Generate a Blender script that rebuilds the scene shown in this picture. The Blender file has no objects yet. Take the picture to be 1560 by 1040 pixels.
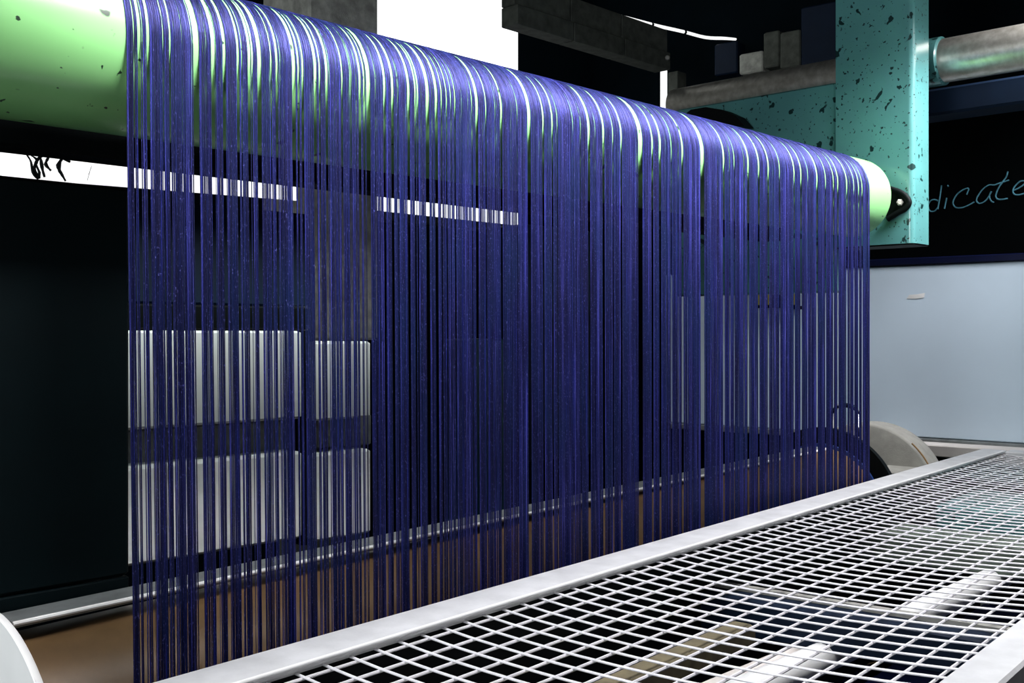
import bpy, math, random
import numpy as np
from mathutils import Vector

random.seed(7)
rng = np.random.default_rng(7)
scene = bpy.context.scene
C = scene.collection

# ------------------------------------------------------------------ camera
ZC = 1.45                       # camera height above the floor
F, CX, CY = 1650.0, 780.0, 508.0
AX = math.radians(39.08)        # world X axis lies this far right of the view
TH = math.radians(4.5)          # the machine is turned this much against the platform
AR = AX + TH
cam_d = bpy.data.cameras.new('camera')
cam = bpy.data.objects.new('camera', cam_d)
C.objects.link(cam)
cam.location = (0, 0, ZC)
cam.rotation_euler = (math.radians(90), 0, AX - math.radians(90))
cam_d.sensor_width = 36
cam_d.lens = F / 1560 * 36
cam_d.shift_y = -(520 - CY) / 1560
cam_d.clip_start = 0.02
scene.camera = cam

# ------------------------------------------------------------------ light
world = bpy.data.worlds.new('world')
scene.world = world
world.use_nodes = True
bg = world.node_tree.nodes['Background']
bg.inputs['Color'].default_value = (0.25, 0.45, 0.55, 1)
bg.inputs['Strength'].default_value = 0.008


def uv(u, v, z):
    """machine axes (along the roller, away from the platform, up from camera level) -> world"""
    return Vector((u * math.cos(TH) + v * math.sin(TH), -u * math.sin(TH) + v * math.cos(TH), z + ZC))


def xy(x, y, z):
    return Vector((x, y, z + ZC))


def area_light(name, loc, target, sx, sy, power, color, spread=180):
    l = bpy.data.lights.new(name, 'AREA')
    l.shape = 'RECTANGLE'
    l.size, l.size_y = sx, sy
    l.energy = power
    l.color = color
    l.spread = math.radians(spread)
    o = bpy.data.objects.new(name, l)
    C.objects.link(o)
    o.location = loc
    d = Vector(target) - Vector(loc)
    o.rotation_euler = d.to_track_quat('-Z', 'Y').to_euler()
    return o


area_light('tube_lamp_light', uv(1.75, 0.60, 0.82), uv(1.75, 1.06, 0.36), 2.5, 0.12, 18, (1.0, 0.97, 1.0), 56)
area_light('platform_fill_light', uv(1.6, 0.66, 1.35), uv(1.6, 0.50, -0.3), 2.6, 0.2, 21, (1.0, 0.98, 1.0), 90)  # added overhead fill that brightens the mesh
area_light('side_window_light', uv(-1.5, 0.72, 0.32), uv(2.5, 0.9, 0.0), 1.0, 1.0, 43, (0.93, 0.97, 1.0))

area_light('front_window_light', uv(1.7, -2.0, 0.85), uv(1.6, 1.0, 0.25), 2.6, 0.8, 6, (1.0, 0.98, 1.0))

area_light('rear_fill_light', uv(0.95, 1.38, 0.20), uv(0.95, 1.52, 0.06), 0.7, 0.03, 0.65, (0.95, 1.0, 0.98), 80)  # added fill without a fixture, brightens the housing behind the yarns

scene.view_settings.view_transform = 'Standard'
scene.view_settings.look = 'None'
scene.view_settings.gamma = 1
scene.view_settings.use_curve_mapping = False
scene.view_settings.exposure = 0.0


# ------------------------------------------------------------------ pixel helpers (give a point its own plane)
def ray(px):
    r = (px - CX) / F
    return r


def on_v(px, py, v):
    r = ray(px)
    d = v / (math.sin(AR) - r * math.cos(AR))
    return uv((math.cos(AR) + r * math.sin(AR)) * d, v, (CY - py) / F * d)


def on_u(px, py, u):
    r = ray(px)
    d = u / (math.cos(AR) + r * math.sin(AR))
    return uv(u, (math.sin(AR) - r * math.cos(AR)) * d, (CY - py) / F * d)


def on_x(px, py, x):
    r = ray(px)
    d = x / (math.cos(AX) + r * math.sin(AX))
    return xy(x, (math.sin(AX) - r * math.cos(AX)) * d, (CY - py) / F * d)


def u_at(px, v):
    r = ray(px)
    return v * (math.cos(AR) + r * math.sin(AR)) / (math.sin(AR) - r * math.cos(AR))


def v_at(px, u):
    r = ray(px)
    return u * (math.sin(AR) - r * math.cos(AR)) / (math.cos(AR) + r * math.sin(AR))


def z_at(px, py, v):
    r = ray(px)
    return (CY - py) / F * v / (math.sin(AR) - r * math.cos(AR))


def zu_at(px, py, u):
    r = ray(px)
    return (CY - py) / F * u / (math.cos(AR) + r * math.sin(AR))


# ------------------------------------------------------------------ materials
MATS = {}


def nodes_of(name):
    m = bpy.data.materials.new(name)
    m.use_nodes = True
    nt = m.node_tree
    b = nt.nodes['Principled BSDF']
    return m, nt, b


def coord(nt, scale=(1, 1, 1)):
    tc = nt.nodes.new('ShaderNodeTexCoord')
    mp = nt.nodes.new('ShaderNodeMapping')
    mp.inputs['Scale'].default_value = scale
    nt.links.new(tc.outputs['Object'], mp.inputs['Vector'])
    return mp.outputs['Vector']


def noise(nt, vec, scale, detail=3.0, rough=0.55):
    n = nt.nodes.new('ShaderNodeTexNoise')
    n.inputs['Scale'].default_value = scale
    n.inputs['Detail'].default_value = detail
    n.inputs['Roughness'].default_value = rough
    nt.links.new(vec, n.inputs['Vector'])
    return n.outputs['Fac']


def ramp(nt, fac, stops):
    r = nt.nodes.new('ShaderNodeValToRGB')
    els = r.color_ramp.elements
    while len(els) < len(stops):
        els.new(0.5)
    for e, (p, c) in zip(els, stops):
        e.position = p
        e.color = (*c, 1) if len(c) == 3 else c
    nt.links.new(fac, r.inputs['Fac'])
    return r.outputs['Color']


def mix(nt, fac, a, b):
    m = nt.nodes.new('ShaderNodeMix')
    m.data_type = 'RGBA'
    for sock, val in ((m.inputs[0], fac), (m.inputs[6], a), (m.inputs[7], b)):
        if hasattr(val, 'is_output') or isinstance(val, bpy.types.NodeSocket):
            nt.links.new(val, sock)
        elif isinstance(val, (int, float)):
            sock.default_value = val
        else:
            sock.default_value = (*val, 1)
    return m.outputs[2]


def bump(nt, b, fac, strength, dist=0.002):
    bp = nt.nodes.new('ShaderNodeBump')
    bp.inputs['Strength'].default_value = strength
    bp.inputs['Distance'].default_value = dist
    nt.links.new(fac, bp.inputs['Height'])
    nt.links.new(bp.outputs['Normal'], b.inputs['Normal'])


def plain(name, col, rough=0.6, metal=0.0, var=0.15, scale=14.0, spec=0.5, coat=0.0, bmp=0.0):
    """painted or bare surface with a little mottling"""
    m, nt, b = nodes_of(name)
    vec = coord(nt)
    f = noise(nt, vec, scale, 4)
    lo = tuple(max(0, c * (1 - var)) for c in col)
    hi = tuple(min(1, c * (1 + var)) for c in col)
    nt.links.new(ramp(nt, f, [(0.3, lo), (0.7, hi)]), b.inputs['Base Color'])
    b.inputs['Roughness'].default_value = rough
    b.inputs['Metallic'].default_value = metal
    b.inputs['Specular IOR Level'].default_value = spec
    b.inputs['Coat Weight'].default_value = coat
    if bmp:
        bump(nt, b, noise(nt, vec, scale * 12, 3), bmp)
    MATS[name] = m
    return m


def speckled(name, col, spot, rough=0.45, spots=38.0, thr=0.66, var=0.12, coat=0.0, extra=None):
    """paint with dark chips"""
    m, nt, b = nodes_of(name)
    vec = coord(nt)
    f = noise(nt, vec, 6.0, 3)
    base = ramp(nt, f, [(0.3, tuple(c * (1 - var) for c in col)), (0.7, tuple(min(1, c * (1 + var)) for c in col))])
    s1 = ramp(nt, noise(nt, vec, spots, 2.0, 0.45), [(thr, (0, 0, 0)), (thr + 0.025, (1, 1, 1))])
    s2 = ramp(nt, noise(nt, vec, spots * 3.1, 2.0, 0.45), [(thr + 0.01, (0, 0, 0)), (thr + 0.04, (1, 1, 1))])
    c1 = mix(nt, s1, base, spot)
    c2 = mix(nt, s2, c1, spot)
    nt.links.new(c2, b.inputs['Base Color'])
    b.inputs['Roughness'].default_value = rough
    b.inputs['Coat Weight'].default_value = coat
    MATS[name] = m
    return m


def emit(name, col, strength, dirt=False):
    m, nt, b = nodes_of(name)
    b.inputs['Base Color'].default_value = (0.8, 0.8, 0.8, 1)
    b.inputs['Emission Color'].default_value = (*col, 1)
    b.inputs['Emission Strength'].default_value = strength
    b.inputs['Roughness'].default_value = 0.5
    MATS[name] = m
    return m


def yarn_material():
    m, nt, b = nodes_of('indigo_yarn')
    g = nt.nodes.new('ShaderNodeNewGeometry')
    speck_n = noise(nt, coord(nt, (1, 1, 0.45)), 620.0, 2.0, 0.8)
    streak_n = noise(nt, coord(nt, (1, 1, 0.012)), 420.0, 2.0, 0.7)
    slow = noise(nt, coord(nt, (1, 1, 0.25)), 26.0, 2.0)
    island = ramp(nt, g.outputs['Random Per Island'],
                  [(0.0, (0.0002, 0.0008, 0.007)), (0.35, (0.0007, 0.0030, 0.021)), (0.65, (0.0022, 0.0052, 0.043)),
                   (0.85, (0.008, 0.011, 0.10)), (1.0, (0.05, 0.050, 0.24))])
    streak = ramp(nt, streak_n, [(0.36, (0.12, 0.14, 0.18)), (0.5, (0.7, 0.75, 0.8)), (0.66, (2.2, 2.2, 2.3))])
    mul = nt.nodes.new('ShaderNodeMix')
    mul.data_type = 'RGBA'
    mul.blend_type = 'MULTIPLY'
    mul.inputs[0].default_value = 1.0
    nt.links.new(island, mul.inputs[6])
    nt.links.new(streak, mul.inputs[7])
    tone = mix(nt, ramp(nt, slow, [(0.45, (0, 0, 0)), (0.72, (0.8, 0.8, 0.8))]), mul.outputs[2], (0.001, 0.009, 0.036))
    speck = ramp(nt, speck_n, [(0.60, (0, 0, 0)), (0.72, (1, 1, 1))])
    nt.links.new(mix(nt, speck, tone, (0.085, 0.09, 0.30)), b.inputs['Base Color'])
    b.inputs['Roughness'].default_value = 0.48
    b.inputs['Specular IOR Level'].default_value = 0.8
    b.inputs['Specular Tint'].default_value = (0.30, 0.30, 1.0, 1)
    b.inputs['Sheen Weight'].default_value = 0.0
    b.inputs['Sheen Roughness'].default_value = 0.4
    b.inputs['Sheen Tint'].default_value = (0.5, 0.45, 1.0, 1)
    MATS['indigo_yarn'] = m
    return m


yarn_material()
speckled('green_rubber', (0.24, 0.58, 0.21), (0.005, 0.03, 0.01), rough=0.34, spots=34, thr=0.70, var=0.06, coat=0.25)
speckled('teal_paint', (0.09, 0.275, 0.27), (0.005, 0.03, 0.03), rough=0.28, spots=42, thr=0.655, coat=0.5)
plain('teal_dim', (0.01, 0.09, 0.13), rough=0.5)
plain('black_paint', (0.0015, 0.003, 0.0035), rough=0.6, spec=0.1)
plain('blackboard', (0.0008, 0.0016, 0.002), rough=0.8, spec=0.03)
plain('dark_teal', (0.0008, 0.004, 0.005), rough=0.55, spec=0.1)
plain('dark_blue', (0.003, 0.010, 0.026), rough=0.55, spec=0.15)
plain('navy_paint', (0.002, 0.004, 0.025), rough=0.5, spec=0.15)
plain('light_blue_paint', (0.64, 0.78, 0.90), rough=0.55, var=0.03, scale=5)
plain('galvanized', (0.62, 0.63, 0.64), rough=0.5, metal=0.15, var=0.12, scale=22, bmp=0.08)
plain('zinc_wire', (0.86, 0.85, 0.88), rough=0.38, metal=0.2, var=0.12, scale=60, bmp=0.15)
plain('bright_steel', (0.62, 0.60, 0.62), rough=0.3, metal=0.8, var=0.08, scale=30)
plain('steel_dull', (0.20, 0.22, 0.22), rough=0.5, metal=0.3, var=0.2, scale=40)
plain('chrome', (0.8, 0.8, 0.82), rough=0.12, metal=1.0, var=0.02)
plain('cream_paint', (0.72, 0.68, 0.64), rough=0.6, var=0.08)
plain('white_paint', (0.86, 0.87, 0.86), rough=0.55, var=0.04)
plain('grey_cast', (0.30, 0.30, 0.27), rough=0.65, var=0.15, scale=30, bmp=0.2)
plain('grey_sheet', (0.76, 0.80, 0.78), rough=0.5, var=0.05, scale=8)
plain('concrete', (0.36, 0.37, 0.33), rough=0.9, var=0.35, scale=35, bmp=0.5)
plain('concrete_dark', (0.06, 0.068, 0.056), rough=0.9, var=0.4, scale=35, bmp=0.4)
plain('orange_barrel', (0.14, 0.085, 0.038), rough=0.4, var=0.15, scale=30)
plain('olive_board', (0.13, 0.11, 0.06), rough=0.8, var=0.3, scale=50)
plain('green_grey', (0.10, 0.13, 0.10), rough=0.7, var=0.35, scale=40)
plain('chalk_blue', (0.10, 0.32, 0.42), rough=0.9, var=0.3, scale=90)
plain('yellow_label', (0.30, 0.28, 0.05), rough=0.7)
plain('straw', (0.35, 0.22, 0.10), rough=0.8)
plain('rust_line', (0.30, 0.18, 0.08), rough=0.8)
plain('blue_plastic', (0.015, 0.05, 0.22), rough=0.4)
plain('floor_dark', (0.003, 0.004, 0.005), rough=0.8, spec=0.2)
plain('wall_dark', (0.0015, 0.004, 0.006), rough=0.9, spec=0.03)
emit('daylight_pane', (0.97, 1.0, 0.99), 1.5)
emit('white_glow', (0.96, 0.97, 0.97), 1.05)  # even white glow, also put on the painted beam and the conduit

# pipe steel: dull metal with random mottling
m_, nt_, b_ = nodes_of('pipe_steel')
vec_ = coord(nt_)
f_ = noise(nt_, vec_, 55.0, 4)
nt_.links.new(ramp(nt_, f_, [(0.3, (0.46, 0.44, 0.38)), (0.7, (0.72, 0.70, 0.64))]), b_.inputs['Base Color'])
b_.inputs['Metallic'].default_value = 0.9
b_.inputs['Roughness'].default_value = 0.36
MATS['pipe_steel'] = m_


# ------------------------------------------------------------------ mesh helpers
def tag(o, label=None, cat=None, group=None, kind=None):
    if label:
        o['label'] = label
    if cat:
        o['category'] = cat
    if group:
        o['group'] = group
    if kind:
        o['kind'] = kind
    return o


def empty(name, loc):
    o = bpy.data.objects.new(name, None)
    o.empty_display_size = 0.05
    o.location = loc
    C.objects.link(o)
    return o


def build(name, verts, faces, mat, parent=None, smooth=False, origin=None):
    """verts are world points; the object's origin is its parent's place, or its own base"""
    vs = [Vector(v) for v in verts]
    if parent is not None:
        p = parent
        base = Vector(p.location)
        while p.parent:
            p = p.parent
            base += Vector(p.location)
        loc = Vector((0, 0, 0))
    else:
        if origin is None:
            xs = [v.x for v in vs]
            ys = [v.y for v in vs]
            zs = [v.z for v in vs]
            origin = Vector(((min(xs) + max(xs)) / 2, (min(ys) + max(ys)) / 2, min(zs)))
        base = Vector(origin)
        loc = base
    me = bpy.data.meshes.new(name)
    me.from_pydata([v - base for v in vs], [], faces)
    me.materials.append(MATS[mat])
    if smooth:
        me.polygons.foreach_set('use_smooth', [True] * len(me.polygons))
        try:
            me.set_sharp_from_angle(angle=math.radians(40))
        except Exception:
            pass
    me.update()
    o = bpy.data.objects.new(name, me)
    o.location = loc
    C.objects.link(o)
    if parent is not None:
        o.parent = parent
    return o


class M:
    """collects the shapes of one part"""

    def __init__(self):
        self.v, self.f = [], []

    def add(self, v, f):
        n = len(self.v)
        self.v += [Vector(p) for p in v]
        self.f += [tuple(i + n for i in q) for q in f]
        return self

    def box(self, c0, c1, fr=uv, bev=0.0):
        (a0, b0, z0), (a1, b1, z1) = c0, c1
        a0, a1 = sorted((a0, a1))
        b0, b1 = sorted((b0, b1))
        z0, z1 = sorted((z0, z1))
        if bev <= 0:
            p = [fr(a, b, z) for z in (z0, z1) for (a, b) in ((a0, b0), (a1, b0), (a1, b1), (a0, b1))]
            f = [(3, 2, 1, 0), (4, 5, 6, 7), (0, 1, 5, 4), (1, 2, 6, 5), (2, 3, 7, 6), (3, 0, 4, 7)]
            return self.add(p, f)
        e = min(bev, (a1 - a0) * .45, (b1 - b0) * .45, (z1 - z0) * .45)
        # chamfered box: rounded in plan and on the horizontal edges
        ring = []
        for (da, db) in ((a0, b0), (a1, b0), (a1, b1), (a0, b1)):
            sa = 1 if da == a0 else -1
            sb = 1 if db == b0 else -1
            if sa == sb:
                ring += [(da, db + sb * e), (da + sa * e, db)]
            else:
                ring += [(da + sa * e, db), (da, db + sb * e)]
        levels = [(z0, e), (z0 + e, 0), (z1 - e, 0), (z1, e)]
        ca, cb = (a0 + a1) / 2, (b0 + b1) / 2
        p = []
        for z, ins in levels:
            ka = ((a1 - a0) / 2 - ins) / ((a1 - a0) / 2)
            kb = ((b1 - b0) / 2 - ins) / ((b1 - b0) / 2)
            p += [fr(ca + (a - ca) * ka, cb + (b - cb) * kb, z) for a, b in ring]
        f = []
        for l in range(3):
            for i in range(8):
                j = (i + 1) % 8
                f.append((l * 8 + i, l * 8 + j, (l + 1) * 8 + j, (l + 1) * 8 + i))
        f.append(tuple(range(7, -1, -1)))
        f.append(tuple(24 + i for i in range(8)))
        return self.add(p, f)

    def tube(self, pts, rad, sides=8, caps=True):
        pts = [Vector(p) for p in pts]
        n = len(pts)
        rads = rad if isinstance(rad, (list, tuple)) else [rad] * n
        up = Vector((0, 0, 1))
        prev = None
        p = []
        for i in range(n):
            t = (pts[min(i + 1, n - 1)] - pts[max(i - 1, 0)]).normalized()
            if prev is None:
                a = up if abs(t.z) < 0.9 else Vector((1, 0, 0))
                s = t.cross(a).normalized()
            else:
                s = (prev - t * prev.dot(t)).normalized()
            prev = s
            w = t.cross(s)
            for k in range(sides):
                an = 2 * math.pi * k / sides
                p.append(pts[i] + (s * math.cos(an) + w * math.sin(an)) * rads[i])
        f = []
        for i in range(n - 1):
            for k in range(sides):
                j = (k + 1) % sides
                f.append((i * sides + k, i * sides + j, (i + 1) * sides + j, (i + 1) * sides + k))
        if caps:
            f.append(tuple(range(sides - 1, -1, -1)))
            f.append(tuple((n - 1) * sides + k for k in range(sides)))
        return self.add(p, f)

    def prism(self, poly, a0, a1, fr):
        """poly: list of (b,z) swept along a"""
        n = len(poly)
        p = [fr(a, b, z) for a in (a0, a1) for b, z in poly]
        f = [tuple(range(n)), tuple(range(2 * n - 1, n - 1, -1))]
        for i in range(n):
            j = (i + 1) % n
            f.append((i, n + i, n + j, j))
        return self.add(p, f)

    def obj(self, name, mat, parent=None, smooth=False, origin=None):
        return build(name, self.v, self.f, mat, parent, smooth, origin)


def lathe(m, p0, p1, prof, sides=48):
    """prof: (t along p0-p1 in metres, radius)"""
    p0, p1 = Vector(p0), Vector(p1)
    t = (p1 - p0).normalized()
    s = t.cross(Vector((0, 0, 1))).normalized()
    w = s.cross(t)
    p, f = [], []
    for (d, r) in prof:
        for k in range(sides):
            an = 2 * math.pi * k / sides
            p.append(p0 + t * d + (s * math.cos(an) + w * math.sin(an)) * r)
    for i in range(len(prof) - 1):
        for k in range(sides):
            j = (k + 1) % sides
            f.append((i * sides + k, i * sides + j, (i + 1) * sides + j, (i + 1) * sides + k))
    f.append(tuple(range(sides - 1, -1, -1)))
    n = (len(prof) - 1) * sides
    f.append(tuple(n + k for k in range(sides)))
    return m.add(p, f)


def smooth_pts(pts, n=5):
    pts = [np.array(p, float) for p in pts]
    if len(pts) < 3:
        return pts
    P = [2 * pts[0] - pts[1]] + pts + [2 * pts[-1] - pts[-2]]
    out = []
    for i in range(1, len(P) - 2):
        for k in range(n):
            t = k / n
            out.append(0.5 * ((2 * P[i]) + (-P[i - 1] + P[i + 1]) * t + (2 * P[i - 1] - 5 * P[i] + 4 * P[i + 1] - P[i + 2]) * t * t +
                              (-P[i - 1] + 3 * P[i] - 3 * P[i + 1] + P[i + 2]) * t ** 3))
    out.append(P[-2])
    return out


# ------------------------------------------------------------------ the setting
CEIL = 1.75
FLOOR = -ZC
tag(M().box((-3, -3, FLOOR - .1), (6, 6, FLOOR), xy).obj('floor', 'floor_dark'), kind='structure')
tag(M().box((-3, -3, CEIL), (6, 6, CEIL + .1), xy).obj('ceiling', 'wall_dark'), kind='structure')
tag(M().box((-3, 4.2, FLOOR), (3.4, 4.3, CEIL), uv).obj('wall_back', 'wall_dark'), kind='structure')
tag(M().box((3.36, -3, FLOOR), (3.46, 4.6, CEIL), xy).obj('wall_right', 'wall_dark'), kind='structure')

# ------------------------------------------------------------------ green guide roller
V0, R, H = 1.06, 0.0900, 0.3116
VR = V0 + R
UL, UR = u_at(198, V0), u_at(1325, V0)
ROLL0, ROLL1 = -0.10, 2.36
roller = empty('guide_roller', uv(1.1, VR, H - R))
tag(roller, 'large glossy green rubber guide roller with indigo yarn draped over it', 'roller')
m = M()
e = 0.012
L = ROLL1 - ROLL0
lathe(m, uv(ROLL0, VR, H), uv(ROLL1, VR, H),
      [(0, R - e), (e * .3, R - e * .3), (e, R - .0006)] + [(e + (L - 2 * e) * i / 12, R - .0006) for i in range(1, 12)] +
      [(L - e, R - .0006), (L - e * .6, R - e * .12), (L - e * .25, R - e * .42), (L, R - e)], 96)
m.obj('roller_body', 'green_rubber', roller, True)
m = M()
lathe(m, uv(ROLL1 - .001, VR, H), uv(2.44, VR, H), [(0, .035), (.02, .034), (.022, .02), (.083, .02)], 24)
m.obj('shaft', 'steel_dull', roller, True)
m = M()
lathe(m, uv(-.26, VR, H), uv(ROLL0 + .001, VR, H), [(0, .02), (.16, .02)], 24)
m.obj('shaft', 'steel_dull', roller, True)

# ------------------------------------------------------------------ yarn sheet
# gaps seen in the sheet: (centre pixel, width in pixels, share of yarns left)
GAPS = [(209.3, 1.5, .1), (217, 5, 0), (222, 1.6, .1), (230, 4.8, 0), (239, 1.0, .4), (246.5, 1.0, .5), (253, 2.6, 0), (264, 2.1, 0), (269.5, 1.6, .4), (281.5, 1, .5), (287, 1.5, .2),
        (297, 1.2, .4), (303.3, 8, 0), (319.5, 1.4, .4), (328.6, 4.6, 0), (332, 2.2, .5), (345.6, 5, 0), (358.5, 1.8, .5),
        (366, 4.4, 0), (372, 1.2, .1), (383, 4.5, 0), (388, 3.2, .4), (398.7, 6.4, 0), (416.3, 2.6, 0), (425, 4, 0), (430, 1.4, .4),
        (432.7, 1.2, .4), (450.5, 5.4, 0), (457.8, 3.2, 0), (464.4, 3.4, .1), (468, 1.2, .4), (483.2, 4.5, 0), (489, 4.2, .45), (500.5, 4.3, 0),
        (504.4, 1.6, .1), (517.7, 1.9, .1), (523.4, 3, 0), (536.5, 3.6, .1), (545, 1.3, .4), (550.7, 3.4, 0), (558.5, 5, .55),
        (563.5, 6, 0), (574.5, 1.2, .3), (588, 4.2, 0), (599.8, 3.8, 0), (608, 2.5, .1), (617, 1.5, .4), (624.2, 4, 0), (634.5, 2.6, .1), (638, 3, .3),
        (653, 5.4, 0), (666.2, 3.8, .1), (674.3, 2, .2), (682, 1.6, .2), (688.5, 1.3, .3), (695, 2.5, .05), (705.4, 1.4, .3), (720.4, 1.4, .3),
        (727.8, 4.3, 0), (741.7, 1.9, .1), (755.5, 1.9, .1), (765, 3, 0), (780, 1.6, .4), (789, 1.8, .2), (807, 4.8, 0), (828.2, 2.8, 0),
        (842.2, 2.8, 0), (849.7, 1.8, .2), (873.5, 2.4, .3), (885, 2.2, .1), (897.8, 3.3, 0), (907.4, 1.6, .2), (920, 3.3, 0), (923.9, 1.2, .3),
        (934, 2.2, .1), (947, 2.7, 0), (971, 1.4, .3), (976, 6.8, 0), (994, 2, 0), (1006, 3.3, 0), (1014.5, 1.2, .5), (1023.3, 2, .1), (1033.4, 1.6, .1), (1039.8, 2.8, 0),
        (1047, 1.4, .5), (1070, 5.8, 0), (1085, 1.5, .5), (1094, 1.6, .4), (1102.6, 2.9, 0), (1112, 2.2, .5), (1118.7, 1.6, .15), (1133.5, 1.6, .5),
        (1140, 2.8, 0), (1156, 2.4, 0), (1170.7, 2.7, 0), (1177.5, 1.4, .15), (1183, 1.1, .3), (1187.6, 1.6, .1), (1195.7, 1.1, .4), (1210, 2.1, 0),
        (1220.3, 2.2, 0), (1230.7, 1.5, .1), (1235.5, 1.1, .4), (1244.8, 2.6, 0), (1257.6, 1.8, .05), (1262.5, 1.1, .4), (1269.7, 1.6, .1), (1276.4, 2.2, 0), (1290, 2.2, 0),
        (1294.8, 1.6, .1), (1300.6, 1.9, .05), (1308, 1.9, 0), (1313.4, 1.6, .1), (1320.8, 1.7, .05)]
gap_u = [(u_at(c - w / 2, V0), u_at(c + w / 2, V0), keep, w) for c, w, keep in GAPS]

YR = 0.00045
PITCH = 0.00060
ARC = 12
Z_END = -0.86
prof = [(1.95, H + R + YR), (1.55, H + R + YR)]
for i in range(ARC + 1):
    an = math.pi / 2 * i / ARC
    prof.append((VR - (R + YR) * math.sin(an), H + (R + YR) * math.cos(an)))
for z in (.22, .12, .0, -.12, -.24, -.36, -.60, Z_END):
    prof.append((V0 - YR, z))
prof = np.array(prof)
NP = len(prof)
tang = np.gradient(prof, axis=0)
tang /= np.linalg.norm(tang, axis=1)[:, None]
norm = np.stack([-tang[:, 1], tang[:, 0]], 1)

us, bands, band = [], [], []
u = UL
gi = 0
while u < UR:
    while gi < len(gap_u) and gap_u[gi][1] < u:
        if gap_u[gi][2] <= 0.12 and gap_u[gi][3] >= 1.8 and band:
            bands.append(band)
            band = []
        gi += 1
    keep = 1.0
    for g in gap_u[max(0, gi - 1):gi + 3]:
        if g[0] <= u <= g[1]:
            keep = min(keep, g[2])
    if random.random() < keep * 0.985:
        band.append(u)
    u += PITCH * random.uniform(0.80, 1.16)
if band:
    bands.append(band)

sheet_base = uv((UL + UR) / 2, V0, Z_END)
sheet = empty('warp_sheet', sheet_base)
tag(sheet, 'hanging sheet of indigo blue warp yarns draped over the green roller', 'yarn sheet')
SID = 4
cosT, sinT = math.cos(TH), math.sin(TH)
for band in bands:
    nb = len(band)
    bu = np.array(band)
    s = (bu - UL) / (UR - UL)
    lift = np.abs(rng.normal(0, 0.00045, nb))
    wob = rng.normal(0, 0.00012, (nb, NP))
    wob[:, 4:] += np.cumsum(rng.normal(0, 0.00003, (nb, NP - 4)), 1)
    conv = 0.013 * (1 - s)[:, None] ** 2 * np.clip(-0.036 - prof[None, :, 1], -0.3, 1)
    cu = bu[:, None] + wob + conv
    cv = prof[None, :, 0] + norm[None, :, 0] * lift[:, None]
    cz = prof[None, :, 1] + norm[None, :, 1] * lift[:, None]
    rad = YR * rng.uniform(0.82, 1.18, nb)
    P = np.zeros((nb, NP, SID, 3))
    for k in range(SID):
        an = 2 * math.pi * k / SID
        P[:, :, k, 0] = cu + math.cos(an) * rad[:, None]
        P[:, :, k, 1] = cv + math.sin(an) * rad[:, None] * norm[None, :, 0]
        P[:, :, k, 2] = cz + math.sin(an) * rad[:, None] * norm[None, :, 1]
    W = np.empty_like(P)
    W[..., 0] = P[..., 0] * cosT + P[..., 1] * sinT - sheet_base.x
    W[..., 1] = -P[..., 0] * sinT + P[..., 1] * cosT - sheet_base.y
    W[..., 2] = P[..., 2] + ZC - sheet_base.z
    nv = nb * NP * SID
    idx = np.arange(nv).reshape(nb, NP, SID)
    a = idx[:, :-1, :]
    b = np.roll(idx, -1, 2)[:, :-1, :]
    c = np.roll(idx, -1, 2)[:, 1:, :]
    d = idx[:, 1:, :]
    quads = np.stack([a, b, c, d], -1).reshape(-1, 4)
    me = bpy.data.meshes.new('yarn_band')
    me.vertices.add(nv)
    me.vertices.foreach_set('co', W.reshape(-1).astype(np.float32))
    nq = len(quads)
    me.loops.add(nq * 4)
    me.loops.foreach_set('vertex_index', quads.reshape(-1).astype(np.int32))
    me.polygons.add(nq)
    me.polygons.foreach_set('loop_start', np.arange(0, nq * 4, 4, dtype=np.int32))
    me.polygons.foreach_set('use_smooth', np.ones(nq, dtype=bool))
    me.materials.append(MATS['indigo_yarn'])
    me.update(calc_edges=True)
    o = bpy.data.objects.new('yarn_band', me)
    C.objects.link(o)
    o.parent = sheet
    o['kind'] = 'stuff'

# ------------------------------------------------------------------ teal machine frame on the right
UP = 2.42
vA, vB = v_at(1390, UP), v_at(1272, UP)
post = empty('machine_upright', uv(UP + .05, (vA + vB) / 2, 0.205))
tag(post, 'chipped teal painted steel upright holding the far end of the green roller', 'machine frame')
rc = .013
plan = [(UP, vB - .002), (UP, vA + rc - .003)]
for i in range(1, 8):
    an = math.radians(90 * i / 8)
    plan.append((UP + rc - rc * math.cos(an), vA - .003 + rc - rc * math.sin(an)))
plan += [(UP + rc, vA - .003), (UP + .083, vA - .003), (UP + .087, vA + .001), (UP + .087, vB - .002)]
m = M()
npl = len(plan)
pv = []
for zz in (.207, .213, CEIL):
    k_ = 0
    cu_, cv_ = UP + .043, (vA + vB) / 2
    pv += [uv(a - math.copysign(k_, a - cu_), b - math.copysign(k_, b - cv_), zz) for a, b in plan]
m.add(pv, [tuple(range(npl)), tuple(range(3 * npl - 1, 2 * npl - 1, -1))] +
      [(l * npl + i, (l + 1) * npl + i, (l + 1) * npl + (i + 1) % npl, l * npl + (i + 1) % npl) for l in (0, 1) for i in range(npl)])
m.obj('upright', 'teal_paint', post, True)
M().box((UP + .001, vA - .001, .2035), (UP + .085, vB - .003, .2065), uv).obj('underside_shade', 'black_paint', post)  # black plate standing in for shade under the upright
M().box((UP + .004, vB + .001, .10), (UP + .06, v_at(1028, UP), zu_at(1272, 125, UP)), uv, .004).obj('cross_arm', 'teal_paint', post, True)
m = M()
lathe(m, uv(UP + .001, VR, H), uv(UP - .045, VR, H), [(0, .045), (.01, .043), (.02, .03), (.044, .028)], 32)
m.obj('bearing_housing', 'steel_dull', post, True)
m = M()
arc = smooth_pts([(1352, 334), (1366, 325), (1379, 318), (1385, 309), (1380, 299), (1370, 292), (1356, 287)], 5)
m.tube([on_u(a_, b_, UP - .008) for a_, b_ in arc], .0062, 10)
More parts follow.
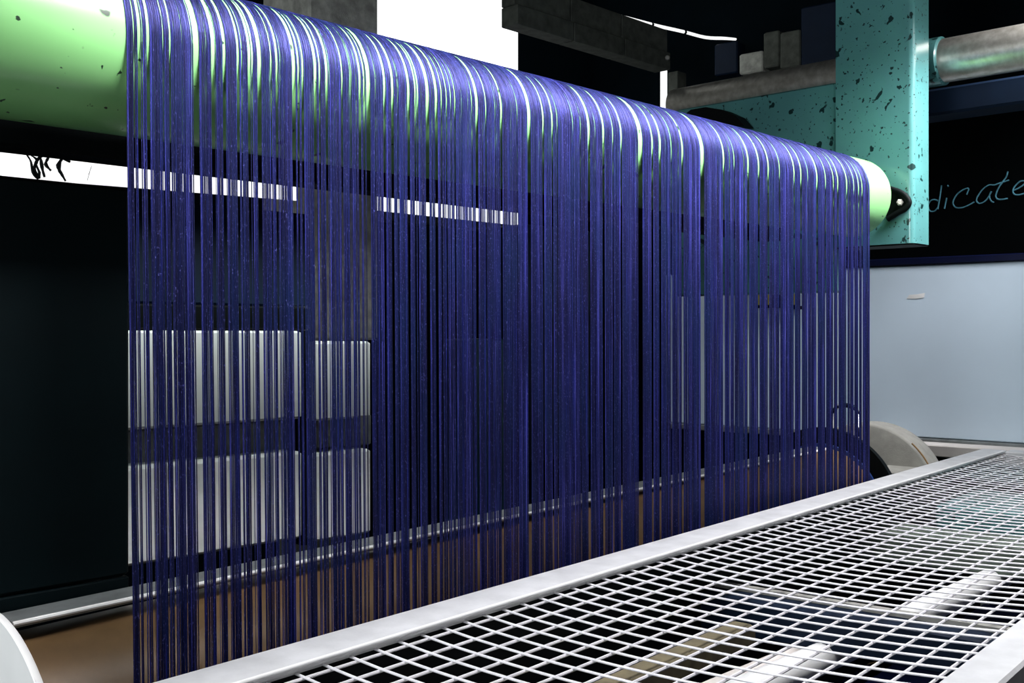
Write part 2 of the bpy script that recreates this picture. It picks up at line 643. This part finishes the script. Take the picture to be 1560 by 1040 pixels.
m.obj('bearing_clip', 'black_paint', post, True)
m = M()
pl = [on_u(a_, b_, UP - .004) for a_, b_ in ((1350, 333), (1372, 322), (1382, 310), (1376, 297), (1352, 288))]
pl2 = [p_ + (uv(.005, 0, 0) - uv(0, 0, 0)) for p_ in pl]
m.add(pl + pl2, [(0, 1, 2, 3, 4), (9, 8, 7, 6, 5)] + [(i, 5 + i, 5 + (i + 1) % 5, (i + 1) % 5) for i in range(5)])
m.obj('bearing_plate', 'black_paint', post)
m = M()
lathe(m, on_u(1371, 308, UP - .003), on_u(1371, 308, UP - .014), [(0, .008), (.008, .008), (.011, .005)], 6)
m.obj('bolt', 'cream_paint', post)

# steel pipe behind the frame
UPI, ZPI, RPI = 2.60, 0.655, 0.052
pipe = empty('steel_pipe', uv(UPI, .9, ZPI - RPI))
tag(pipe, 'thick horizontal worn steel pipe passing behind the teal upright', 'pipe')
m = M()
pe = v_at(1030, UPI)
lathe(m, uv(UPI, -.35, ZPI), uv(UPI, pe, ZPI), [(0, RPI), (.7, RPI), (1.4, RPI), (pe + .35, RPI)], 48)
m.obj('pipe_body', 'pipe_steel', pipe, True)
m = M()
vc = v_at(1432, UPI)
lathe(m, uv(UPI, vc - .012, ZPI), uv(UPI, vc + .05, ZPI), [(0, RPI + .001), (.004, RPI + .006), (.05, RPI + .006), (.06, RPI + .001)], 48)
m.obj('collar', 'teal_paint', pipe, True)
tag(M().box((2.70, -.5, .548), (2.80, 1.70, .615), uv, .006).obj('support_beam', 'dark_blue'),
    'dark square steel beam running below the thick pipe', 'beam')

# ------------------------------------------------------------------ light blue panel, board with writing
XW = 3.20
cab = empty('blue_cabinet', xy(XW + .06, .9, -.33))
tag(cab, 'smooth light blue metal panel behind the far end of the platform', 'cabinet')
M().box((XW, -1.2, -.302), (XW + .12, 1.93, .199), xy, .003).obj('front_panel', 'light_blue_paint', cab, True)
M().box((XW - .006, -1.2, .2005), (XW + .12, 1.93, .222), xy, .003).obj('top_rail', 'navy_paint', cab, True)
M().box((XW - .008, -1.2, -.322), (XW + .12, 1.93, -.3035), xy, .003).obj('base_strip', 'steel_dull', cab, True)
p = on_x(1394, 451, XW - .0015)
m = M()
m.add([on_x(1381, 455, XW - .0006), on_x(1385, 449, XW - .0012), on_x(1397, 448, XW - .0014), on_x(1409, 446, XW - .0006), on_x(1408, 453, XW - .0014), on_x(1396, 455, XW - .0012)],
      [(0, 1, 2, 3, 4, 5)])
m.obj('scratch', 'white_paint', cab)

XB = 3.27
board = empty('writing_board', xy(XB, .7, .225))
tag(board, 'black board with pale blue handwriting reading dicate', 'board')
M().box((XB, -1.2, .225), (XB + .03, 1.5, .72), xy, .003).obj('board_panel', 'blackboard', board)


def zs(pts, k=6.5, ox=1400, oy=250):
    return [(ox + x / k, oy + y / k) for x, y in pts]


LETTERS = [
    [[(190, 362), (150, 350), (112, 365), (90, 410), (105, 460), (150, 465), (185, 430)], [(224, 210), (206, 330), (186, 445)]],
    [[(274, 332), (252, 440)], [(283, 208), (294, 222)]],
    [[(472, 302), (492, 243), (450, 248), (385, 290), (345, 350), (338, 395), (368, 430), (430, 430), (500, 402), (548, 374)]],
    [[(748, 207), (690, 207), (625, 255), (582, 318), (570, 362), (598, 388), (650, 368), (690, 322), (716, 268)],
     [(716, 268), (702, 300), (700, 335), (716, 366), (742, 380)]],
    [[(880, 72), (862, 130), (800, 215), (765, 290), (765, 332), (800, 350), (880, 340)], [(745, 207), (812, 184), (892, 158)]],
    [[(932, 262), (985, 238), (1040, 200), (1048, 168), (1000, 172), (948, 222), (930, 268), (950, 300), (1000, 302), (1070, 280)]],
]
for strokes in LETTERS:
    m = M()
    for st in strokes:
        pts = [on_x(x, y, XB - .0006) for x, y in smooth_pts(zs(st))]
        if len(st) == 2 and st[0][1] == 208:
            M().tube(pts, .0021, 5).obj('chalk_dot', 'chalk_blue', board, True)
        else:
            m.tube(pts, .0021, 5)
    m.obj('chalk_letter', 'chalk_blue', board, True)

# small switch box on the blue panel, seen through the yarns
sw = empty('switch_box', on_x(1185, 470, XW - .03))
tag(sw, 'small dark switch box with yellow labels behind the yarns', 'switch box')


def xbox(px0, px1, py0, py1, x0, x1, mat, name, parent, bev=.003):
    a, b = on_x(px0, py0, x0), on_x(px1, py1, x0)
    return M().box((x0, a.y, a.z - ZC), (x1, b.y, b.z - ZC), xy, bev).obj(name, mat, parent)


xbox(1146, 1214, 384, 468, XW - .03, XW - .001, 'dark_teal', 'box_body', sw)
xbox(1153, 1173, 397, 414, XW - .033, XW - .0302, 'yellow_label', 'label_plate', sw, 0)
xbox(1153, 1175, 430, 464, XW - .033, XW - .0302, 'yellow_label', 'label_plate', sw, 0)
xbox(1205, 1213, 428, 464, XW - .033, XW - .0302, 'yellow_label', 'label_plate', sw, 0)
xbox(1208, 1222, 466, 471, XW - .02, XW - .005, 'black_paint', 'cable_gland', sw)

# ------------------------------------------------------------------ mesh platform
HG = 0.307
YI, YO, YN0, YN1 = 0.787, 0.862, 0.266, 0.311
X0, X1 = 0.42, 3.04
plat = empty('mesh_platform', xy(1.7, .56, FLOOR))
tag(plat, 'galvanized welded wire mesh platform with flat steel frame in front of the yarn sheet', 'platform')
zt = -HG
# back rail: flat face, soft outer slope, bright inner lip
M().prism([(YO, zt - .016), (YO, zt - .008), (YO - .016, zt), (YI + .004, zt - .0005), (YI + .001, zt - .002), (YI + .001, zt - .006),
           (YI + .02, zt - .012), (YI + .02, zt - .016)], X0, X1, xy).obj('frame_rail', 'galvanized', plat, True)
M().prism([(YN1, zt - .002), (YN1 - .003, zt), (YN0 + .003, zt), (YN0, zt - .003), (YN0, zt - .05), (YN0 + .012, zt - .05), (YN0 + .012, zt - .012), (YN1, zt - .008)],
          X0, X1 + .05, xy).obj('frame_rail', 'galvanized', plat, True)
M().tube([xy(X0, YI + .0012, zt - .0012), xy(1.7, YI + .0012, zt - .0012), xy(X1 - .04, YI + .0012, zt - .0012)], .0024, 10).obj('lip_highlight', 'white_paint', plat, True)  # rounded lip, white to carry the highlight along the frame edge
M().box((X1 - .03, YN1 + .001, zt - .035), (X1 + .03, YI - .001, zt - .001), xy, .003).obj('frame_rail', 'galvanized', plat)
M().box((X0 - .02, YN1 + .001, zt - .035), (X0 + .02, YI - .001, zt - .001), xy, .003).obj('frame_rail', 'galvanized', plat)
M().box((X0, YO - .012, -.69), (2.40, YO - .008, zt - .017), xy).obj('shade_plate', 'black_paint', plat)  # black sheet added for the darkness below the mesh frame
for lx in (X0 + .03, X1 - .01):
    for ly in (YN0 + .006, YO - .022):
        M().box((lx - .018, ly - .006, FLOOR), (lx + .018, ly + .006, zt - .05), xy).obj('leg', 'steel_dull', plat)

WR = 0.00135
zm = zt - .0095


def sag(t):
    return -.010 * math.sin(math.pi * t) ** 0.8 if 0 < t < 1 else 0


pts = []
for i in range(13):
    t = i / 12
    pts.append(xy(0, YN1 + .004 + (YI + .006 - YN1 - .004) * t - .01 * (t == 0), zm + sag(t)))
w0 = M().tube(pts, WR, 6).obj('cross_wire', 'zinc_wire', plat, True)
CELL = 0.0336
n = int((X1 - X0 - .06) / CELL)
for i in range(n + 1):
    w = w0 if i == 0 else w0.copy()
    if i:
        C.objects.link(w)
        w.parent = plat
    w.location = (X0 + .035 + CELL * i, random.uniform(-.0006, .0006), random.uniform(-.0005, .0005))
YC = 0.0325
k = 0
r0 = None
y = YI - .004
while y > YN1 + .01:
    t = (y - YN1) / (YI - YN1)
    zz = zm - 2 * WR + sag(t)
    if r0 is None:
        r0 = M().tube([xy(X0 + .01, 0, 0), xy(1.0, 0, 0), xy(2.0, 0, 0), xy(X1 - .01, 0, 0)], WR * 1.25, 6).obj('long_rod', 'zinc_wire', plat, True)
        r = r0
    else:
        r = r0.copy()
        C.objects.link(r)
        r.parent = plat
    r.location = (0, y, zz)
    y -= YC

# ------------------------------------------------------------------ below the mesh
tag(M().box((.5, .30, -.72), (2.95, .82, -.70), xy).obj('drip_tray', 'navy_paint'), 'dark navy drip tray lying under the wire mesh platform', 'tray')
zp = -.47
vp = .757
p2 = empty('white_pipe', uv(1.2, vp, zp - .022))
tag(p2, 'pale dusty pipe running lengthwise under the wire mesh', 'pipe')
m = M()
m.tube([uv(.5, vp, zp), uv(1.4, vp, zp), uv(2.9, vp + .01, zp)], .022, 20)
m.obj('pipe_body', 'white_paint', p2, True)
m = M()
m.tube([uv(.5, vp + .043, zp - .004), uv(1.47, vp + .043, zp - .004)], .014, 16)
m.obj('side_pipe', 'cream_paint', p2, True)
cb = empty('cross_beam', xy(1.53, .55, -.46))
tag(cb, 'dark blue cross beam with pale lip under the wire mesh', 'beam')
M().box((1.50, .28, -.46), (1.56, .84, -.405), xy, .003).obj('beam_body', 'dark_blue', cb)
M().box((1.548, .28, -.4045), (1.562, .84, -.397), xy).obj('beam_lip', 'grey_cast', cb)
tag(M().box((.51, .614, -.39), (1.24, .648, -.362), xy, .004).obj('olive_batten', 'olive_board'), 'olive brown batten lying lengthwise under the wire mesh near the yarns', 'batten')
tag(M().box((2.17, .3, -.46), (2.30, .85, -.40), xy, .004).obj('grey_green_beam', 'green_grey'), 'dull grey green concrete beam under the far mesh', 'beam')
tag(M().box((2.5, .50, -.44), (2.80, .80, -.385), xy, .006).obj('teal_casing', 'teal_paint'), 'teal metal casing seen under the far end of the mesh', 'casing')
bt = empty('blue_tray', xy(.69, .52, -.39))
tag(bt, 'small bright blue plastic tray under the near mesh corner', 'tray')
M().box((.60, .49, -.39), (.78, .57, -.365), xy, .004).obj('tray_body', 'blue_plastic', bt)
M().box((.60, .571, -.38), (.78, .576, -.358), xy).obj('tray_rim', 'grey_cast', bt)
m = M()
lathe(m, xy(.70, .74, -.42), xy(.70, .74, -.385), [(0, .012), (.02, .012), (.03, .008), (.035, .003)], 16)
tag(m.obj('blue_float', 'blue_plastic', None, True), 'small blue rounded float under the mesh corner near the frame', 'float')
for i, (a, b, l) in enumerate([(1285, 1000, .06), (1318, 1012, .05), (1340, 985, .055), (1262, 1022, .05), (1395, 975, .05)]):
    r = ray(a)
    d = .695 * F / (b - CY)
    cx, cy = (math.cos(AX) + r * math.sin(AX)) * d, (math.sin(AX) - r * math.cos(AX)) * d
    an = math.radians(-15 + 17 * (i % 3))
    dx, dy = math.cos(an) * l, -math.sin(an) * l - .01
    m = M().tube([xy(cx - dx, cy - dy, -.698), xy(cx, cy, -.694), xy(cx + dx, cy + dy, -.698)], .0016, 5)
    tag(m.obj('straw_stalk', 'straw', None, True), ['second from left', 'middle', 'second from right', 'leftmost', 'rightmost'][i] + ' thin dry straw stalk on the navy tray under the mesh', 'straw', 'straws on the navy tray')

# ledge between platform and cabinet
tag(M().box((3.10, -.6, -.345), (3.19, 1.2, -.312), xy, .003).obj('cream_ledge', 'cream_paint'), 'cream painted ledge between mesh platform and light blue panel', 'ledge')

# ------------------------------------------------------------------ lower yarn beam
beam = empty('lower_roller', uv(1.4, 1.229, -.475 - .175))
tag(beam, 'orange brown lower roller with round end flanges behind the hanging yarns', 'roller')
PA, PB = uv(.470, 1.229, -.475), uv(2.361, 1.229, -.404)
tl = (PB - PA).length
m = M()
lathe(m, PA, PB, [(.004, .138), (tl * .5, .138), (tl - .004, .138)], 72)
m.obj('barrel', 'orange_barrel', beam, True)
m = M()
lathe(m, PA, PB, [(-.006, .1762), (-.0052, .177), (0, .177), (.003, .175)], 72)
m.obj('flange', 'white_paint', beam, True)
m = M()
lathe(m, PA, PB, [(tl - .002, .183), (tl + .012, .183)], 72)
m.obj('flange', 'black_paint', beam, True)
m = M()
lathe(m, PA, PB, [(tl - .010, .146), (tl - .004, .146)], 72)
m.obj('edge_ring', 'blue_plastic', beam, True)
m = M()
lathe(m, PA, PB, [(-.4, .03), (-.006, .03)], 24)
m.obj('shaft', 'steel_dull', beam, True)

# grey cast cover beyond the black flange, with a bow handle
gc = empty('drum_cover', uv(2.62, 1.17, -.60))
tag(gc, 'rounded light grey cast cover with bow handle beyond the black flange', 'cover')
GX = 2.75
m = M()
lathe(m, xy(GX, 1.061, -.417), xy(GX + .09, 1.061, -.417), [(0, .178), (.003, .183), (.007, .185), (.09, .185)], 72)
m.obj('cover_shell', 'grey_cast', gc, True)
m = M()
edge = [xy(GX + .0065, 1.061 - .1855 * math.cos(math.radians(a_)), -.417 + .1855 * math.sin(math.radians(a_))) for a_ in range(25, 52, 3)]
m.tube(edge, .0022, 6)
m.obj('rust_edge', 'rust_line', gc, True)
M().box((GX - .12, .872, -.36), (GX + .10, 1.0, -.335), xy, .004).obj('cover_base', 'grey_cast', gc)
m = M()
hu = 2.50
hv0, hv1 = v_at(1309, hu), v_at(1268, hu)
hz = zu_at(1290, 617, hu)
m.tube([uv(hu, hv0, hz - .075), uv(hu, hv0, hz - .022), uv(hu, hv0 + .012, hz - .004), uv(hu, (hv0 + hv1) / 2, hz), uv(hu, hv1 - .012, hz - .004), uv(hu, hv1, hz - .022), uv(hu, hv1, hz - .075)], .006, 10)
m.obj('bow_handle', 'chrome', gc, True)

# ------------------------------------------------------------------ ledge rail and panels behind the yarns
rail = empty('steel_ledge', uv(1.4, 1.22, -.33))
tag(rail, 'flat grey steel ledge with rounded front edge and painted highlight below the dark panel', 'ledge')


def zl(u):
    return -.309 + (u - .613) * .0258


m = M()
p = []
sec = [(1.202, -.0075), (1.2, -.004), (1.2015, -.0008), (1.205, 0), (1.248, 0), (1.248, -.0075)]
for uu in (.477, 2.33):
    p += [uv(uu, v, zl(uu) + dz) for v, dz in sec]
ns = len(sec)
m.add(p, [tuple(range(ns)), tuple(range(2 * ns - 1, ns - 1, -1))] + [(i, ns + i, ns + (i + 1) % ns, (i + 1) % ns) for i in range(ns)])
m.obj('ledge_plate', 'steel_dull', rail)
m = M()
m.tube([uv(.477, 1.2005, zl(.477) - .0022), uv(1.3, 1.2005, zl(1.3) - .0022), uv(2.33, 1.2005, zl(2.33) - .0022)], .0028, 8)
m.obj('edge_highlight', 'white_paint', rail, True)  # white tube paints the highlight on the steel edge

ue = u_at(193, 1.26)
dp = empty('machine_casing', uv(.3, 1.27, -.315))
tag(dp, 'almost black machine side panel left of the hanging yarns', 'panel')
M().box((.480, 1.2525, -.322), (ue, 1.27, -.2965), uv, .002).obj('kick_strip', 'dark_teal', dp, True)
M().box((-.5, 1.252, -.2955), (ue, 1.275, z_at(195, 287, 1.255)), uv, .004).obj('panel_sheet', 'dark_teal', dp, True)


def vbox(px0, px1, py0, py1, v0, v1, mat, name, parent=None, bev=.003, at=None):
    """box whose front face lies on plane v0; heights read at pixel column at"""
    at = px0 if at is None else at
    return M().box((u_at(px0, v0), v0, z_at(at, py1, v0)), (u_at(px1, v0), v1, z_at(at, py0, v0)), uv, bev).obj(name, mat, parent)


VP = 1.50
tank = empty('grey_housing', uv(.95, VP + .1, -.36))
tag(tank, 'light grey sheet metal housing behind the left yarns', 'housing')
vbox(150, 461, 503, 655, VP, VP + .25, 'grey_sheet', 'upper_sheet', tank, .004, at=200)
vbox(150, 461, 712, 862, VP, VP + .25, 'grey_sheet', 'lower_sheet', tank, .004, at=200)
vbox(150, 566, 656, 711, VP + .05, VP + .25, 'steel_dull', 'shadow_band', tank, .002, at=200)  # recessed darker band in place of a shadow across the housing
VQ = VP + .004
vbox(480, 566, 520, 640, VQ, VQ + .25, 'grey_sheet', 'side_sheet', tank, .004, at=500)
vbox(480, 566, 690, 822, VQ, VQ + .25, 'grey_sheet', 'side_sheet', tank, .004, at=500)
vbox(462, 479, 503, 830, VQ + .02, VQ + .2, 'black_paint', 'dark_joint', tank, .001, at=470)
tag(vbox(120, 470, 462, 502, VP + .001, VP + .2, 'black_paint', 'black_rail', None, .003, at=200), 'black horizontal rail on top of the light grey housing', 'rail')
tag(vbox(120, 470, 300, 461, VP + .10, VP + .14, 'dark_blue', 'blue_black_panel', None, .003, at=200), 'dark blue black sheet above the black rail behind the yarns', 'panel')
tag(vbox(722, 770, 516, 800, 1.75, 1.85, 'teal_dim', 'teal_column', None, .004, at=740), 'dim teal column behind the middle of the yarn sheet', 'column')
tag(vbox(800, 900, 345, 700, 1.95, 2.1, 'dark_blue', 'dark_blue_cabinet', None, .004, at=840), 'dark blue cabinet behind the middle right yarns', 'cabinet')

# ------------------------------------------------------------------ far background above
vC = 2.15
pil = empty('concrete_pillar', uv(u_at(520, vC), vC + .1, FLOOR))
tag(pil, 'rough pitted grey concrete pillar left of the bright window', 'pillar')
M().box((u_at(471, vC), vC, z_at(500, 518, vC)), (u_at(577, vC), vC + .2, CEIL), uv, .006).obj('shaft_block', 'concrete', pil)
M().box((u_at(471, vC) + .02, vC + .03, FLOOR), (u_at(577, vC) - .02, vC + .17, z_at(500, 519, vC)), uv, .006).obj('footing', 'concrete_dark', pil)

vW = 2.6
win = empty('window_1', uv(u_at(690, vW), vW, z_at(690, 328, vW)))
tag(win, 'tall blown out bright window right of the concrete pillar', kind='structure')
M().box((u_at(560, vW), vW, z_at(690, 333, vW)), (u_at(789, vW), vW + .02, CEIL), uv).obj('pane', 'daylight_pane', win)
M().box((u_at(560, vW), vW - .01, z_at(690, 333, vW) - .03), (u_at(789, vW), vW + .03, z_at(690, 333, vW) - .001), uv, .002).obj('window_sill', 'concrete_dark', win)


# bright band low behind the roller, nearly parallel to the machine
def band_pt(px, py):
    ab = math.atan((2800 - CX) / F)
    r = ray(px)
    d = 2.04 / (math.sin(ab) - r * math.cos(ab))
    return d * math.cos(AX) + r * d * math.sin(AX), d * math.sin(AX) - r * d * math.cos(AX), (CY - py) / F * d


w2 = empty('glowing_beam', xy(*band_pt(200, 287)))
tag(w2, 'long low white beam below the roller with added glow and dirt streaks', kind='structure')
m = M()
x0, y0, za = band_pt(-60, 226)
x1, y1, zb = band_pt(452, 276)
_, _, zc0 = band_pt(-60, 263)
_, _, zc1 = band_pt(452, 304)
dxn, dyn = .02 * math.sin(AX), .02 * math.cos(AX)
q = [xy(x0, y0, zc0), xy(x1, y1, zc1), xy(x1, y1, zb), xy(x0, y0, za)]
q2 = [v + Vector((dxn, dyn, 0)) for v in q]
m.add(q + q2, [(0, 1, 2, 3), (7, 6, 5, 4), (0, 4, 5, 1), (1, 5, 6, 2), (2, 6, 7, 3), (3, 7, 4, 0)])
m.obj('pane', 'white_glow', w2)  # front of a lit white painted beam, its brightness added as glow
streaks = [[(41, 236), (47, 246), (50, 262), (57, 271), (60, 263), (55, 250), (60, 240), (68, 237)],
           [(48, 237), (56, 244), (52, 256), (58, 268)],
           [(62, 240), (64, 255), (68, 270)],
           [(74, 240), (70, 250), (78, 260)],
           [(86, 237), (95, 240), (88, 252), (92, 262), (100, 276)],
           [(88, 239), (98, 242), (107, 247)], [(93, 241), (90, 258), (95, 266)],
           [(140, 252), (136, 264), (133, 276)]]
for st in streaks:
    pts = []
    for a, b in smooth_pts(st, 3):
        X, Y, Z = band_pt(a, b)
        pts.append(xy(X - dxn * .05, Y - dyn * .05, Z))
    nn = len(pts)
    wd = .0006 if st[0][0] == 140 else .0036
    M().tube(pts, [wd * (.4 + .6 * math.sin(math.pi * (i + .5) / nn)) * random.uniform(.6, 1.2) for i in range(nn)], 5).obj('dirt_streak', 'black_paint', w2, True)

# dark girder close behind the roller: bottom edge makes the top of the bright strip
tag(M().box((-.3, 1.36, .2298), (2.41, 1.42, .37), uv, .004).obj('dark_girder', 'black_paint'), 'black girder close behind the green roller', 'girder')

# concrete beam upper right of the window
vK = 1.95
kb = empty('lintel_beam', uv(u_at(900, vK), vK, z_at(1014, 104, vK)))
tag(kb, 'grey board marked lintel beam right of the bright window', 'beam')
zb0 = z_at(1014, 104, vK)
ua, ub = u_at(788, vK), u_at(1022, vK)
for i in range(3):
    a, b = ua + (ub - ua) * i / 3, ua + (ub - ua) * (i + 1) / 3
    M().box((a + .001, vK, zb0), (b - .001, vK + .06, zb0 + .052), uv, .002).obj('lower_board', 'concrete_dark', kb)
    M().box((a + .001, vK + .012, zb0 + .0535), (b - .001, vK + .06, zb0 + .125), uv, .002).obj('upper_board', 'concrete_dark', kb)
up_ = u_at(1017.5, vK + .10)
M().box((up_, vK + .062, z_at(1018, 190, vK)), (up_ + .05, vK + .10, zb0 + .03), uv, .002).obj('end_post', 'concrete_dark', kb)
m = M()
lathe(m, on_v(1017, 88, vK - .011), on_v(1017, 88, vK - .03), [(0, .008), (.01, .008), (.014, .005)], 12)
m.obj('bolt', 'grey_cast', kb, True)
w3 = M().box((u_at(1009.5, vK + .3), vK + .3, z_at(1012, 175, vK + .3)), (u_at(1016.5, vK + .3), vK + .31, z_at(1012, 104, vK + .3)), uv).obj('window_3', 'white_glow')
tag(w3, 'narrow bright window slit beside the lintel end post', kind='structure')

# white conduit, no lamp; its brightness is an added glow
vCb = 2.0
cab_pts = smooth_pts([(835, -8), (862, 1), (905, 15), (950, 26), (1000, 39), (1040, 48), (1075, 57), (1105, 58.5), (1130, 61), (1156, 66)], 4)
con = empty('glowing_conduit', on_v(1000, 60, vCb))
tag(con, 'thin curved white conduit with added glow and dark ties above the lintel', 'conduit')
M().tube([on_v(a, b, vCb) for a, b in cab_pts], [.0054 if a < 1100 else .0054 - .0030 * (a - 1100) / 56 for a, b in cab_pts], 8).obj('conduit_body', 'white_glow', con, True)
for a, b in ((912, 17), (937, 23), (993, 37.5), (1043, 49), (1122, 60.5)):
    c0, c1 = on_v(a - 1.4, b - .4, vCb), on_v(a + 1.4, b + .4, vCb)
    M().tube([c0, c1], .0064, 8).obj('conduit_tie', 'black_paint', con, True)

# bits on the far side above the teal arm
XF = 3.22


def far_box(px0, px1, py0, py1, mat, name, label, cat, x=XF, dep=.06):
    a, b = on_x(px0, py0, x), on_x(px1, py1, x)
    return tag(M().box((x, a.y, a.z - ZC), (x + dep, b.y, b.z - ZC), xy, .004).obj(name, mat), label, cat)


far_box(1220, 1276, 12, 100, 'dark_blue', 'blue_hatch', 'dark blue rectangular hatch left of the teal upright', 'hatch')
far_box(1088, 1123, 68, 110, 'dark_blue', 'small_blue_hatch', 'small dark blue hatch below the end of the white conduit', 'hatch')
far_box(1163, 1187, 50, 100, 'concrete_dark', 'pitted_block', 'pitted mossy concrete block above the pipe', 'block')
far_box(1188, 1219, 50, 100, 'concrete_dark', 'smooth_block', 'smooth grey concrete block beside the dark blue hatch', 'block')
far_box(1126, 1162, 83, 108, 'concrete', 'rubble_block', 'low rough rubble block at the end of the white conduit', 'block')
m = M()
dv = [(1046, 172), (1052, 167), (1075, 163), (1100, 167), (1120, 176), (1134, 192), (1046, 192)]
uD = UP - .05
m2 = [on_u(a, b, uD) for a, b in dv]
m3 = [on_u(a, b, uD) + (uv(.045, 0, 0) - uv(0, 0, 0)) for a, b in dv]
nn = len(dv)
m.add(m2 + m3, [tuple(range(nn)), tuple(range(2 * nn - 1, nn - 1, -1))] + [(i, nn + i, nn + (i + 1) % nn, (i + 1) % nn) for i in range(nn)])
tag(m.obj('black_bracket', 'black_paint'), 'black rounded bracket on the teal arm behind the roller', 'bracket')
